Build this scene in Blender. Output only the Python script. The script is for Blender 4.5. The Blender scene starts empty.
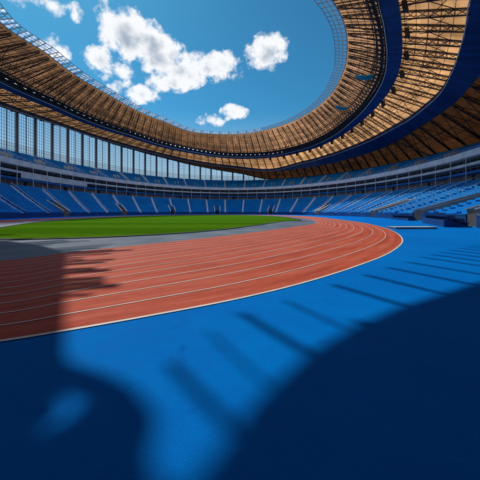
import bpy, math, random
import numpy as np
from mathutils import Vector
random.seed(7); rng = np.random.default_rng(7)
scene = bpy.context.scene
COL = scene.collection
R = math.radians

# ------------------------------------------------------------------ survey
EYE, F, HZ = 1.8, 270.0, 211.5            # eye height, focal length and horizon of the survey photograph
SUN_AZ, SUN_EL = 42.0, 54.0               # sun: degrees left of +Y, elevation
ROOF_Z = 50.0 + EYE

def ray(px, py, k):
    d = k * F / (HZ - py)
    return ((px - 240) / F * d, d, k + EYE)
def ground(px, py, z=0.0):
    d = (EYE - z) * F / (py - HZ)
    return ((px - 240) / F * d, d)
_L = ROOF_Z / math.tan(R(SUN_EL))
SHIFT = (-math.sin(R(SUN_AZ)) * _L, math.cos(R(SUN_AZ)) * _L)
def edge(px, py):                          # roof edge point whose shadow falls on that ground point
    x, y = ground(px, py)
    return (x + SHIFT[0], y + SHIFT[1], ROOF_Z)

# ------------------------------------------------------------------ helpers
class MB:
    def __init__(s): s.v = []; s.f = []; s.a = []
    def quad(s, a, b, c, d):
        n = len(s.v); s.v += [tuple(a), tuple(b), tuple(c), tuple(d)]; s.f.append((n, n+1, n+2, n+3))
    def poly(s, pts):
        n = len(s.v); s.v += [tuple(p) for p in pts]; s.f.append(tuple(range(n, n+len(pts))))
    def box(s, x0, y0, z0, x1, y1, z1):
        s.hexa([(x0,y0,z0),(x1,y0,z0),(x1,y1,z0),(x0,y1,z0)], [(x0,y0,z1),(x1,y0,z1),(x1,y1,z1),(x0,y1,z1)])
    def hexa(s, lo, hi):
        n = len(s.v); s.v += [tuple(p) for p in lo] + [tuple(p) for p in hi]
        k = len(lo)
        s.f.append(tuple(n + i for i in reversed(range(k)))); s.f.append(tuple(n + k + i for i in range(k)))
        for i in range(k):
            j = (i + 1) % k; s.f.append((n+i, n+j, n+k+j, n+k+i))
    def bar(s, a, b, r, sides=4, r2=None):
        a = Vector(a); b = Vector(b); d = b - a
        if d.length < 1e-6: return
        d.normalize(); up = Vector((0,0,1)) if abs(d.z) < .95 else Vector((1,0,0))
        u = d.cross(up).normalized(); w = u.cross(d)
        r2 = r if r2 is None else r2
        lo = []; hi = []
        for i in range(sides):
            t = 2*math.pi*(i+.5)/sides; o = u*math.cos(t) + w*math.sin(t)
            lo.append(a + o*r); hi.append(b + o*r2)
        s.hexa(lo, hi)
    def tube(s, pts, r, sides=4, closed=False):
        n = len(pts); base = len(s.v)
        P = [Vector(p) for p in pts]
        for i in range(n):
            if closed: d = P[(i+1) % n] - P[i-1]
            else: d = P[min(i+1, n-1)] - P[max(i-1, 0)]
            d.normalize(); up = Vector((0,0,1)) if abs(d.z) < .95 else Vector((1,0,0))
            u = d.cross(up).normalized(); w = u.cross(d)
            for k in range(sides):
                t = 2*math.pi*(k+.5)/sides; s.v.append(tuple(P[i] + u*math.cos(t)*r + w*math.sin(t)*r))
        for i in range(n if closed else n-1):
            j = (i+1) % n
            for k in range(sides):
                l = (k+1) % sides
                s.f.append((base+i*sides+k, base+i*sides+l, base+j*sides+l, base+j*sides+k))
        if not closed:
            s.f.append(tuple(base+k for k in range(sides))); s.f.append(tuple(base+(n-1)*sides+k for k in reversed(range(sides))))
    def loft(s, curves, closed=True, ring=False):      # curves: list of (N,3); ring: last curve joins first
        base = len(s.v); n = len(curves[0])
        for c in curves: s.v += [tuple(p) for p in c]
        m = len(curves)
        for a in range(m if ring else m-1):
            b = (a+1) % m
            for i in range(n if closed else n-1):
                j = (i+1) % n
                s.f.append((base+a*n+i, base+a*n+j, base+b*n+j, base+b*n+i))
    def build(s, name, mat, parent=None, smooth=False, attr=None):
        me = bpy.data.meshes.new(name); me.from_pydata(s.v, [], s.f); me.update()
        me.materials.append(mat)
        if smooth: me.polygons.foreach_set('use_smooth', [True]*len(me.polygons))
        if attr is not None:
            at = me.attributes.new('tone', 'FLOAT', 'FACE'); at.data.foreach_set('value', attr)
        o = bpy.data.objects.new(name, me); COL.objects.link(o)
        if parent is not None: o.parent = parent
        return o

def tag(o, label=None, cat=None, group=None, kind=None):
    for k, v in (('label', label), ('category', cat), ('group', group), ('kind', kind)):
        if v: o[k] = v
    return o
def thing(name, label, cat, group=None):
    o = bpy.data.objects.new(name, None); COL.objects.link(o)
    return tag(o, label, cat, group)

def pchip(xs, ys, q, period):
    xs = np.asarray(xs, float); ys = np.asarray(ys, float)
    o = np.argsort(xs); xs = xs[o]; ys = ys[o]
    xs = np.concatenate([xs - period, xs, xs + period]); ys = np.concatenate([ys]*3)
    h = np.diff(xs); dl = np.diff(ys)/h
    d = np.zeros_like(ys)
    for i in range(1, len(xs)-1):
        if dl[i-1]*dl[i] > 0:
            w1 = 2*h[i]+h[i-1]; w2 = h[i]+2*h[i-1]
            d[i] = (w1+w2)/(w1/dl[i-1]+w2/dl[i])
    i = np.clip(np.searchsorted(xs, q, side='right')-1, 0, len(xs)-2)
    t = (q - xs[i])/h[i]
    return ((2*t**3-3*t**2+1)*ys[i] + (t**3-2*t**2+t)*h[i]*d[i] + (-2*t**3+3*t**2)*ys[i+1] + (t**3-t**2)*h[i]*d[i+1])

class Ring:                                 # closed curve given by points around a centre
    def __init__(s, pts, c):
        s.c = np.array(c, float); p = np.array(pts, float)
        s.phi = np.arctan2(p[:,1]-c[1], p[:,0]-c[0]); s.r = np.hypot(p[:,0]-c[0], p[:,1]-c[1]); s.z = p[:,2]
    def at(s, phi, off=0.0, dz=0.0):
        phi = np.asarray(phi, float); q = (phi + math.pi) % (2*math.pi) - math.pi
        r = pchip(s.phi, s.r, q, 2*math.pi) + off; z = pchip(s.phi, s.z, q, 2*math.pi) + dz
        return np.stack([s.c[0]+r*np.cos(phi), s.c[1]+r*np.sin(phi), z], -1)

def spline(pts, per=10, closed=True):       # Catmull-Rom
    P = np.array(pts, float); n = len(P); out = []
    for i in range(n if closed else n-1):
        if closed: a, b, c, d = P[i-1], P[i], P[(i+1) % n], P[(i+2) % n]
        else: a, b, c, d = P[max(i-1,0)], P[i], P[i+1], P[min(i+2,n-1)]
        l1, l2, l3 = [max(np.linalg.norm(v)**.5, 1e-4) for v in (b-a, c-b, d-c)]
        m1 = (c-b) if l1 < 2e-4 else ((b-a)/l1 - (c-a)/(l1+l2) + (c-b)/l2)*l2
        m2 = (c-b) if l3 < 2e-4 else ((c-b)/l2 - (d-b)/(l2+l3) + (d-c)/l3)*l2
        for k in range(per):
            t = k/per
            out.append((2*t**3-3*t**2+1)*b + (t**3-2*t**2+t)*m1 + (-2*t**3+3*t**2)*c + (t**3-t**2)*m2)
    if not closed: out.append(P[-1])
    return np.array(out)

def resample(c, step=None, n=None, closed=True):
    c = np.asarray(c); q = np.vstack([c, c[:1]]) if closed else c
    L = np.concatenate([[0], np.cumsum(np.linalg.norm(np.diff(q, axis=0), axis=1))])
    if n is None: n = max(2, int(round(L[-1]/step)))
    s = np.linspace(0, L[-1], n, endpoint=not closed)
    return np.stack([np.interp(s, L, q[:,k]) for k in range(c.shape[1])], -1)

# ------------------------------------------------------------------ materials
def mat(name, col, rough=.6, spec=.4, metal=0.0, noise=0.0, nscale=1.0, bump=0.0, bscale=40.0, col2=None, detail=6.0):
    m = bpy.data.materials.new(name); m.use_nodes = True; nt = m.node_tree; b = nt.nodes['Principled BSDF']
    b.inputs['Roughness'].default_value = rough; b.inputs['Metallic'].default_value = metal
    b.inputs['Specular IOR Level'].default_value = spec
    b.inputs['Base Color'].default_value = (*col, 1)
    tc = nt.nodes.new('ShaderNodeTexCoord')
    if noise or col2:
        n = nt.nodes.new('ShaderNodeTexNoise'); n.inputs['Scale'].default_value = nscale; n.inputs['Detail'].default_value = detail
        nt.links.new(tc.outputs['Object'], n.inputs['Vector'])
        mr = nt.nodes.new('ShaderNodeMapRange'); mr.inputs[1].default_value = .3; mr.inputs[2].default_value = .7
        nt.links.new(n.outputs['Fac'], mr.inputs[0])
        mx = nt.nodes.new('ShaderNodeMix'); mx.data_type = 'RGBA'
        c2 = col2 if col2 else tuple(min(1, c*(1+noise)) for c in col); c1 = col if col2 else tuple(c*(1-noise) for c in col)
        mx.inputs['A'].default_value = (*c1, 1); mx.inputs['B'].default_value = (*c2, 1)
        nt.links.new(mr.outputs[0], mx.inputs['Factor']); nt.links.new(mx.outputs['Result'], b.inputs['Base Color'])
    if bump:
        n2 = nt.nodes.new('ShaderNodeTexNoise'); n2.inputs['Scale'].default_value = bscale; n2.inputs['Detail'].default_value = 4
        nt.links.new(tc.outputs['Object'], n2.inputs['Vector'])
        bp = nt.nodes.new('ShaderNodeBump'); bp.inputs['Strength'].default_value = bump; bp.inputs['Distance'].default_value = .02
        nt.links.new(n2.outputs['Fac'], bp.inputs['Height']); nt.links.new(bp.outputs['Normal'], b.inputs['Normal'])
    return m

class NT:                                   # small helper for node graphs
    def __init__(s, nt): s.nt = nt
    def n(s, t, **k):
        x = s.nt.nodes.new(t)
        for a, v in k.items(): setattr(x, a, v)
        return x
    def put(s, sock, v):
        if isinstance(v, (int, float)): sock.default_value = v
        elif isinstance(v, tuple): sock.default_value = v
        else: s.nt.links.new(v, sock)
    def m(s, op, a, b=0.0, c=0.0, clamp=False):
        x = s.n('ShaderNodeMath', operation=op); x.use_clamp = clamp
        for i, v in enumerate((a, b, c)): s.put(x.inputs[i], v)
        return x.outputs[0]
    def noise(s, vec, scale, detail=6, rough=.55, dist=0.0, lac=2.0):
        x = s.n('ShaderNodeTexNoise'); s.put(x.inputs['Vector'], vec); x.inputs['Scale'].default_value = scale
        x.inputs['Detail'].default_value = detail; x.inputs['Roughness'].default_value = rough; x.inputs['Distortion'].default_value = dist
        x.inputs['Lacunarity'].default_value = lac
        return x.outputs['Fac']
    def ramp(s, v, a, b, lo=0.0, hi=1.0, smooth=True):
        x = s.n('ShaderNodeMapRange'); x.interpolation_type = 'SMOOTHSTEP' if smooth else 'LINEAR'
        s.put(x.inputs[0], v)
        for i, q in enumerate((a, b, lo, hi)): x.inputs[i+1].default_value = q
        return x.outputs[0]
    def mix(s, f, a, b):
        x = s.n('ShaderNodeMix', data_type='RGBA'); s.put(x.inputs['Factor'], f); s.put(x.inputs['A'], a); s.put(x.inputs['B'], b)
        return x.outputs['Result']

def mat_floor():
    m = mat('blue_floor_coating', (.002,.1,.4), .65, .015); g = NT(m.node_tree); b = m.node_tree.nodes['Principled BSDF']
    tc = g.n('ShaderNodeTexCoord').outputs['Object']
    big = g.noise(tc, .22, 5, .55); fine = g.noise(tc, 55, 3, .6); mid = g.noise(tc, 2.2, 6, .65, .6)
    mp = g.n('ShaderNodeMapping'); mp.inputs['Rotation'].default_value = (0,0,.6); mp.inputs['Scale'].default_value = (.35,5,1)
    m.node_tree.links.new(tc, mp.inputs['Vector']); streak = g.noise(mp.outputs[0], 1.3, 5, .6)
    f = g.m('ADD', g.m('MULTIPLY', g.ramp(big,.3,.7), .5), g.m('ADD', g.m('MULTIPLY', g.ramp(mid,.35,.7), .3), g.m('MULTIPLY', streak, .25)))
    c = g.mix(f, (.0002,.155,.60,1), (.0004,.225,.74,1))
    c = g.mix(g.ramp(g.noise(tc, 130, 2, .7),.5,.8,0,.5), c, (.0005,.07,.3,1))
    c = g.mix(g.ramp(fine,.5,.75,0,.4), c, (.004,.30,.78,1))
    sc = g.ramp(g.noise(tc, .9, 9, .75, 1.2), .56, .74, 0, .6)
    c = g.mix(sc, c, (.0003,.105,.46,1))
    g.put(b.inputs['Base Color'], c)
    g.put(b.inputs['Roughness'], g.ramp(mid,.3,.7,.5,.7))
    bp = g.n('ShaderNodeBump'); bp.inputs['Strength'].default_value = .5; bp.inputs['Distance'].default_value = .012
    g.put(bp.inputs['Height'], fine); g.put(b.inputs['Normal'], bp.outputs[0])
    return m
def mat_track():
    m = mat('red_track_rubber', (.35,.06,.035), .75, .25); g = NT(m.node_tree); b = m.node_tree.nodes['Principled BSDF']
    tc = g.n('ShaderNodeTexCoord').outputs['Object']
    f = g.m('ADD', g.m('MULTIPLY', g.noise(tc,.35,6,.6), .6), g.m('MULTIPLY', g.noise(tc,4,5,.65), .4))
    c = g.mix(g.ramp(f,.35,.65), (.46,.058,.022,1), (.58,.095,.04,1))
    la = g.n('ShaderNodeAttribute', attribute_name='lane').outputs['Fac']; ru = g.n('ShaderNodeAttribute', attribute_name='run').outputs['Fac']
    def lv(x, y):
        cv = g.n('ShaderNodeCombineXYZ'); g.put(cv.inputs[0], g.m('MULTIPLY', la, x)); g.put(cv.inputs[1], g.m('MULTIPLY', ru, y)); return cv.outputs[0]
    wear = g.noise(lv(3.2,.12), 1.0, 7, .68); wear2 = g.noise(lv(12,.3), 1.0, 4, .6)
    c = g.mix(g.ramp(wear,.42,.7,0,.75), c, (.64,.17,.10,1)); c = g.mix(g.ramp(wear,.3,.5,.6,0), c, (.26,.03,.014,1))
    c = g.mix(g.ramp(wear2,.5,.75,0,.4), c, (.66,.2,.13,1))
    fine = g.noise(tc, 70, 2, .6)
    c = g.mix(g.ramp(fine,.5,.8,0,.4), c, (.62,.18,.11,1))
    g.put(b.inputs['Base Color'], c)
    bp = g.n('ShaderNodeBump'); bp.inputs['Strength'].default_value = .3; bp.inputs['Distance'].default_value = .01
    g.put(bp.inputs['Height'], fine); g.put(b.inputs['Normal'], bp.outputs[0])
    return m
def mat_grass():
    m = mat('mown_grass', (.05,.13,.012), 1.0, 0.0); g = NT(m.node_tree); b = m.node_tree.nodes['Principled BSDF']
    tc = g.n('ShaderNodeTexCoord').outputs['Object']
    sx = g.n('ShaderNodeSeparateXYZ'); g.put(sx.inputs[0], tc)
    w = g.m('ADD', g.m('MULTIPLY', sx.outputs[1], .42), g.m('MULTIPLY', g.noise(tc,.2,3), .8))
    st = g.ramp(g.m('SINE', w), -.35, .35)
    f = g.noise(tc, 1.1, 8, .7); f2 = g.noise(tc, 14, 4, .7)
    c = g.mix(st, (.05,.155,.005,1), (.085,.21,.008,1))
    c = g.mix(g.ramp(f,.35,.7,0,.55), c, (.033,.105,.004,1))
    c = g.mix(g.ramp(f2,.45,.75,0,.5), c, (.14,.27,.012,1))
    g.put(b.inputs['Base Color'], c)
    bp = g.n('ShaderNodeBump'); bp.inputs['Strength'].default_value = .8; bp.inputs['Distance'].default_value = .05
    g.put(bp.inputs['Height'], f2); g.put(b.inputs['Normal'], bp.outputs[0])
    return m
def mat_soffit(name, trans, diff, gain=1.0):
    m = bpy.data.materials.new(name); m.use_nodes = True; nt = m.node_tree; nt.nodes.remove(nt.nodes['Principled BSDF']); g = NT(nt)
    out = nt.nodes['Material Output']
    at = g.n('ShaderNodeAttribute', attribute_name='tone').outputs['Fac']
    tc = g.n('ShaderNodeTexCoord').outputs['Object']
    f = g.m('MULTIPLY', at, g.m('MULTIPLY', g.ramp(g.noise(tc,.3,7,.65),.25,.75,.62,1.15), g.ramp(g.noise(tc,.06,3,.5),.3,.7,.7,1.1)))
    tl = g.n('ShaderNodeBsdfTranslucent'); df = g.n('ShaderNodeBsdfDiffuse')
    x = g.n('ShaderNodeVectorMath', operation='SCALE'); x.inputs[0].default_value = trans; g.put(x.inputs['Scale'], f)
    nt.links.new(x.outputs[0], tl.inputs['Color'])
    df.inputs['Color'].default_value = (*diff, 1)
    ms = g.n('ShaderNodeAddShader'); nt.links.new(tl.outputs[0], ms.inputs[0]); nt.links.new(df.outputs[0], ms.inputs[1])
    nt.links.new(ms.outputs[0], out.inputs['Surface'])
    return m
def mat_glass(name, tint, clear):
    m = bpy.data.materials.new(name); m.use_nodes = True; nt = m.node_tree; nt.nodes.remove(nt.nodes['Principled BSDF']); g = NT(nt)
    tr = g.n('ShaderNodeBsdfTransparent'); tr.inputs['Color'].default_value = (*tint, 1)
    gl = g.n('ShaderNodeBsdfGlossy'); gl.inputs['Roughness'].default_value = .08; gl.inputs['Color'].default_value = (.8,.9,1,1)
    tl = g.n('ShaderNodeBsdfTranslucent'); tl.inputs['Color'].default_value = (.75,.82,.88,1)
    a = g.n('ShaderNodeMixShader'); a.inputs[0].default_value = clear
    nt.links.new(tl.outputs[0], a.inputs[1]); nt.links.new(tr.outputs[0], a.inputs[2])
    b = g.n('ShaderNodeMixShader'); b.inputs[0].default_value = .06
    nt.links.new(a.outputs[0], b.inputs[1]); nt.links.new(gl.outputs[0], b.inputs[2])
    nt.links.new(b.outputs[0], nt.nodes['Material Output'].inputs['Surface'])
    return m
def mat_panels(name, c1, c2, sx):           # vertical cladding panels, from the angle round the bowl
    m = mat(name, c1, .6, .3); g = NT(m.node_tree); b = m.node_tree.nodes['Principled BSDF']
    tc = g.n('ShaderNodeTexCoord').outputs['Object']; s = g.n('ShaderNodeSeparateXYZ'); g.put(s.inputs[0], tc)
    an = g.m('ARCTAN2', g.m('SUBTRACT', s.outputs[1], 90.0), g.m('ADD', s.outputs[0], 4.0))
    cell = g.m('FLOOR', g.m('MULTIPLY', an, sx)); wn = g.n('ShaderNodeTexWhiteNoise', noise_dimensions='1D'); g.put(wn.inputs['W'], cell)
    fr = g.m('FRACT', g.m('MULTIPLY', an, sx)); seam = g.ramp(fr, .0, .08, 1, 0)
    c = g.mix(wn.outputs['Value'], (*c1,1), (*c2,1)); c = g.mix(seam, c, (.02,.02,.025,1))
    c = g.mix(g.ramp(g.noise(tc,.8,6,.6),.4,.7,0,.35), c, tuple(x*.5 for x in c1)+(1,))
    g.put(b.inputs['Base Color'], c)
    return m

M = dict(
    floor=mat_floor(), track=mat_track(), grass=mat_grass(),
    line=mat('white_track_paint', (.78,.77,.74), .6, .3, noise=.1, nscale=3),
    apron=mat('grey_apron_asphalt', (.055,.085,.13), .5, .3, col2=(.2,.25,.32), nscale=.3, bump=.2, bscale=30),
    kerb=mat('dark_drain_kerb', (.03,.033,.04), .6, noise=.3, nscale=2),
    outside=mat('outside_paving', (.16,.16,.15), .8, noise=.3, nscale=.05),
    terrace=mat('blue_painted_concrete', (.003,.18,.56), .6, .2, col2=(.005,.24,.66), nscale=.35),
    frontwall=mat('dark_blue_front_wall', (.005,.06,.2), .55, noise=.3, nscale=.4),
    stair=mat('pale_concrete_steps', (.74,.77,.8), .75, noise=.15, nscale=1.5),
    coping=mat('white_coping', (.78,.76,.7), .6, noise=.08, nscale=2),
    cheek=mat('buff_rendered_wall', (.36,.33,.3), .75, noise=.2, nscale=.6, bump=.2, bscale=20),
    dark=mat('dark_recess', (.012,.014,.02), .5, noise=.3, nscale=.5),
    seat=mat('blue_seat_plastic', (.003,.25,.72), .45, .2, col2=(.005,.36,.84), nscale=.22),
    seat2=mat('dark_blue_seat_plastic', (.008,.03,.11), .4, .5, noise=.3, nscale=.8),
    parapet=mat('light_grey_fascia', (.78,.8,.82), .5, .4, noise=.16, nscale=.4),
    fascia=mat('mid_grey_fascia', (.62,.65,.68), .5, .4, noise=.2, nscale=.4),
    bluefascia=mat('blue_fascia', (.006,.14,.42), .45, .3, noise=.25, nscale=.4),
    suite=mat_panels('dark_suite_glazing', (.008,.012,.022), (.03,.042,.06), 120),
    concourse=mat_panels('brown_grey_concourse_panels', (.26,.21,.19), (.42,.36,.33), 95),
    steel=mat('dark_roof_steel', (.035,.036,.042), .55, .4, noise=.3, nscale=.7),
    palesteel=mat('pale_roof_steel', (.42,.45,.5), .4, .5, noise=.2, nscale=.7),
    rail=mat('white_painted_rail', (.88,.9,.92), .45, noise=.1, nscale=1),
    ringblue=mat_panels('navy_ring_beam_cladding', (.007,.05,.19), (.012,.085,.28), 42),
    teal=mat('teal_gondola_paint', (.02,.36,.55), .4, .5, noise=.2, nscale=1),
    column=mat('grey_steel_column', (.2,.22,.25), .5, .4, noise=.2, nscale=.4),
    mullion=mat('grey_blue_mullion', (.1,.12,.15), .5, .4, noise=.2, nscale=.8),
    pane=mat_glass('facade_glass', (.9,.95,1.0), .82),
    spandrel=mat_glass('frosted_facade_glass', (.6,.63,.66), .75),
    edgeglass=mat_glass('roof_edge_glazing', (.85,.93,1.0), .15),
    outer=mat('outer_concrete', (.4,.4,.4), .8, noise=.2, nscale=.1),
    soffit_in=mat_soffit('amber_roof_membrane', (.76,.345,.14), (.15,.08,.04)),
    soffit_mid=mat_soffit('amber_roof_membrane_middle', (.88,.40,.14), (.17,.085,.035)),
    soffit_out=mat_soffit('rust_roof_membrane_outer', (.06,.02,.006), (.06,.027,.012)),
)
lm = bpy.data.materials.new('lamp_lens'); lm.use_nodes = True
lb = lm.node_tree.nodes['Principled BSDF']; lb.inputs['Base Color'].default_value = (.9,.9,.88,1)
lb.inputs['Emission Color'].default_value = (1,.97,.92,1); lb.inputs['Emission Strength'].default_value = 1.0
M['lamp'] = lm

# ------------------------------------------------------------------ bowl curves
C2 = (-4.0, 88.0)
def ell(cx, cy, a, b, z, n=48):
    return [(cx + a*math.cos(t), cy + b*math.sin(t), z) for t in np.linspace(0, 2*math.pi, n, endpoint=False)]
BASE = Ring([(40,78,0),(38.5,65,0),(34,46,0),(23.5,25,0),(12,6,0),(-4,-4,0),(-25,-1,0),(-44,22,0),(-55,52,0),(-60,84,0),
             (-58,118,0),(-47,150,0),(-28,170,0),(-4,176,0),(18,168,0),(32,146,0),(39,112,0)], C2)
PAR = Ring(ell(-4,92,69,100,0), C2)          # line of the upper-tier parapet
TOP = Ring(ell(-4,92,90,122,0), C2)          # back of the upper tier
NP = 400
_dense = np.linspace(-math.pi, math.pi, 4000, endpoint=False)
_par = resample(PAR.at(_dense), n=NP)
PHI = np.arctan2(_par[:,1]-C2[1], _par[:,0]-C2[0]); PHI = np.sort((PHI + math.pi) % (2*math.pi) - math.pi)
def zset(c, z): c = c.copy(); c[:,2] = z; return c
bB, bP, bT = BASE.at(PHI), PAR.at(PHI), TOP.at(PHI)
bP1 = PAR.at(PHI, -.6)

# ------------------------------------------------------------------ the setting
def disk(name, curve, z, m, kind='structure'):
    b = MB(); b.poly([(p[0], p[1], z) for p in curve]); o = b.build(name, m); tag(o, kind=kind); return o
b = MB(); b.poly([(2500*math.cos(t), 2500*math.sin(t)+80, -.03) for t in np.linspace(0,2*math.pi,64,endpoint=False)])
tag(b.build('ground', M['outside']), kind='structure')
disk('blue_floor', BASE.at(PHI, .25), 0, M['floor'])

s = EYE/2.2
outer = [ground(0,341.5), ground(65,331), ground(150,316), ground(240,298.5), ground(305,282.5), ground(360,265), ground(390,252.5), ground(402.5,240)]
outer += [(14.6,26.2),(19.4,42),(22.5,62),(25,84),(24,112),(14,140),(-5,154),(-26,148),(-43,124),(-50,92),(-50,62),(-44,36),(-33,16),(-19,4),(-9,1.6)]
inner = [ground(0,261), ground(70,252.5), ground(150,244), ground(215,237), ground(260,231.5), ground(297,226.5), ground(316,223.3)]
inner += [(12.9,45.8),(14.2,51.5),(15.4,58.5),(16.4,70),(17.2,86),(16,110),(8,133),(-6,145),(-23,139.5),(-36,120),(-42,92),(-42,64),(-37,42),(-28.5,25),(-20,15.5),(-13,11)]
OU = spline(outer, 14); IN = spline(inner, 14)
nT = 31; TT = np.linspace(0, 1.03, nT); b = MB(); b.loft([np.hstack([OU*(1-t)+IN*t, np.full((len(OU),1), .004)]) for t in TT])
to = b.build('running_track', M['track']); tag(to, kind='structure')
_d = np.concatenate([[0], np.cumsum(np.linalg.norm(np.diff((OU+IN)/2, axis=0), axis=1))])
for nm, val in (('lane', np.repeat(TT*10, len(OU))), ('run', np.tile(_d, nT))):
    at = to.data.attributes.new(nm, 'FLOAT', 'POINT'); at.data.foreach_set('value', val.astype(np.float32))
disk('infield_apron', IN, .008, M['apron'])
gr = [ground(0,239.5), ground(60,239), ground(130,236.5), ground(200,232), ground(250,226.5), ground(285,221.5), (11.6,52),(13.2,66),(13.6,84),(11.5,106),(4,125),
      (-8,135),(-22,130),(-33,114),(-38.5,92),(-38.5,66),(-34,46),(-27,31),(-21,21.5)]
GR = spline(gr, 14)
disk('grass_field', GR, .016, M['grass'])
def line_ring(c, w, z):                      # flat ribbon along a closed curve
    c2 = c[:, :2]; d = np.roll(c2,-1,0)-np.roll(c2,1,0); d /= np.linalg.norm(d,axis=1)[:,None]
    n = np.stack([-d[:,1], d[:,0]], -1)*w/2
    zz = np.full((len(c2),1), z)
    return np.hstack([c2-n, zz]), np.hstack([c2+n, zz])
b = MB()
for k in range(13):
    t = k/12
    w = .042 if k else .075
    b.loft(line_ring(OU*(1-t)+IN*t, w, .0125))
tag(b.build('lane_markings', M['line']), kind='structure')
b = MB(); lo, hi = line_ring(GR, .35, .02); b.loft([lo, hi, hi+[0,0,.05], lo+[0,0,.05]], ring=True)
tag(b.build('drain_kerb', M['kerb']), kind='structure')
# ------------------------------------------------------------------ grandstands
def in_view(p, m=1.25, near=4.0):
    return p[1] > near and abs(p[0]) < m*p[1]
NL, ZL0, ZL1 = 20, 1.1, 10.1
NU, ZU0, ZU1 = 15, 17.9, 26.3
def row_z(j, n, z0, z1): return z0 + (z1-z0)*((j/n)**1.12)
def rowcurve(A, B, t): return A*(1-t)+B*t

# vomitories: angular index spans on PHI where the lower rows are cut away
def phi_index(x, y):
    a = math.atan2(y-C2[1], x-C2[0]); return int(np.argmin(np.abs((PHI-a+math.pi) % (2*math.pi)-math.pi)))
CUTR = 9                                       # rows cut
cuts = []
for (x, y, w) in ((27.5,32,4),(36.7,56,4),(40,84,4),(36.5,128,3),(19,167,3),(-14,174.5,3),(-39,161,3),(-55,130,3),(-60,95,3),(-56,56,3)):
    i = phi_index(x, y); cuts.append((i-w//2, i-w//2+w))
cutset = set(k % NP for a, c in cuts for k in range(a, c))

lower = thing('lower_grandstand', 'lower tier of blue seating ringing the track with pale stairs', 'grandstand')
b = MB()
prof = []
for j in range(NL):
    prof += [(j/NL, row_z(j,NL,ZL0,ZL1)), ((j+1)/NL, row_z(j,NL,ZL0,ZL1))]
prof.append((1.0, ZL1)); prof.append((1.02, ZL1))
for i in range(NP):
    i2 = (i+1) % NP
    pr = prof if i not in cutset else [(CUTR/NL, .03)] + prof[2*CUTR:]
    for (t0,z0),(t1,z1) in zip(pr[:-1], pr[1:]):
        a0, a1 = bB[i]*(1-t0)+bP1[i]*t0, bB[i2]*(1-t0)+bP1[i2]*t0
        c0, c1 = bB[i]*(1-t1)+bP1[i]*t1, bB[i2]*(1-t1)+bP1[i2]*t1
        b.quad((a0[0],a0[1],z0),(a1[0],a1[1],z0),(c1[0],c1[1],z1),(c0[0],c0[1],z1))
b.build('terrace', M['terrace'], lower)
runs = []; st_ = max(k for k in cutset)+1     # front wall, one section between two vomitories
for i in range(st_, st_+NP):
    k = i % NP
    if k in cutset: continue
    if runs and runs[-1][-1] == (k-1) % NP: runs[-1].append(k)
    else: runs.append([k])
for run in runs:
    ph = PHI[[*run, (run[-1]+1) % NP]]
    wo, wi, co_, ci = BASE.at(ph,-.18), BASE.at(ph,0), BASE.at(ph,-.24), BASE.at(ph,.1)
    m = MB(); m.loft([zset(wi,-.02), zset(wo,-.02), zset(wo,1.3), zset(wi,1.3)], closed=False, ring=True); wall = m.build('front_wall', M['frontwall'], lower)
    m = MB(); m.loft([zset(ci,1.302), zset(co_,1.302), zset(co_,1.4), zset(ci,1.4)], closed=False, ring=True); m.build('coping', M['bluefascia'], wall)
# cheek walls and coping of each vomitory
for a, c in cuts:
    for e, sgn in ((a, -1), (c, 1)):
        k = e % NP; p, q = bB[k], bP1[k]
        d = (q-p)[:2]/np.linalg.norm((q-p)[:2]); nrm = np.array([-d[1], d[0]])*.16
        te = (CUTR+1)/NL
        pts = [(0,.0),(te,.0),(te,row_z(CUTR,NL,ZL0,ZL1)+.85),(.0,ZL0+.9)]
        m = MB(); lo=[]; hi=[]
        for t, z in pts:
            w = p*(1-t)+q*t; lo.append((w[0]-nrm[0],w[1]-nrm[1],z)); hi.append((w[0]+nrm[0],w[1]+nrm[1],z))
        m.hexa(lo, hi); wall = m.build('vomitory_wall', M['cheek'], lower)
        m = MB(); n2 = nrm*1.5
        w0, w1 = p*1.012-q*.012, p*(1-te)+q*te
        z0, z1 = pts[3][1], pts[2][1]
        m.hexa([(w0[0]-n2[0],w0[1]-n2[1],z0+.003),(w1[0]-n2[0],w1[1]-n2[1],z1+.003),(w1[0]+n2[0],w1[1]+n2[1],z1+.003),(w0[0]+n2[0],w0[1]+n2[1],z0+.003)],
               [(w0[0]-n2[0],w0[1]-n2[1],z0+.14),(w1[0]-n2[0],w1[1]-n2[1],z1+.14),(w1[0]+n2[0],w1[1]+n2[1],z1+.14),(w0[0]+n2[0],w0[1]+n2[1],z0+.14)])
        m.build('coping', M['coping'], wall)
    # dark doorway at the back of the cut
    i0, i1 = a % NP, c % NP; t = CUTR/NL-.004
    p, q = bB[i0]*(1-t)+bP1[i0]*t, bB[i1]*(1-t)+bP1[i1]*t
    g0, g1 = p*.75+q*.25, p*.25+q*.75
    m = MB(); m.quad((g0[0],g0[1],.04),(g1[0],g1[1],.04),(g1[0],g1[1],2.4),(g0[0],g0[1],2.4)); m.build('doorway', M['dark'], lower)

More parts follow.
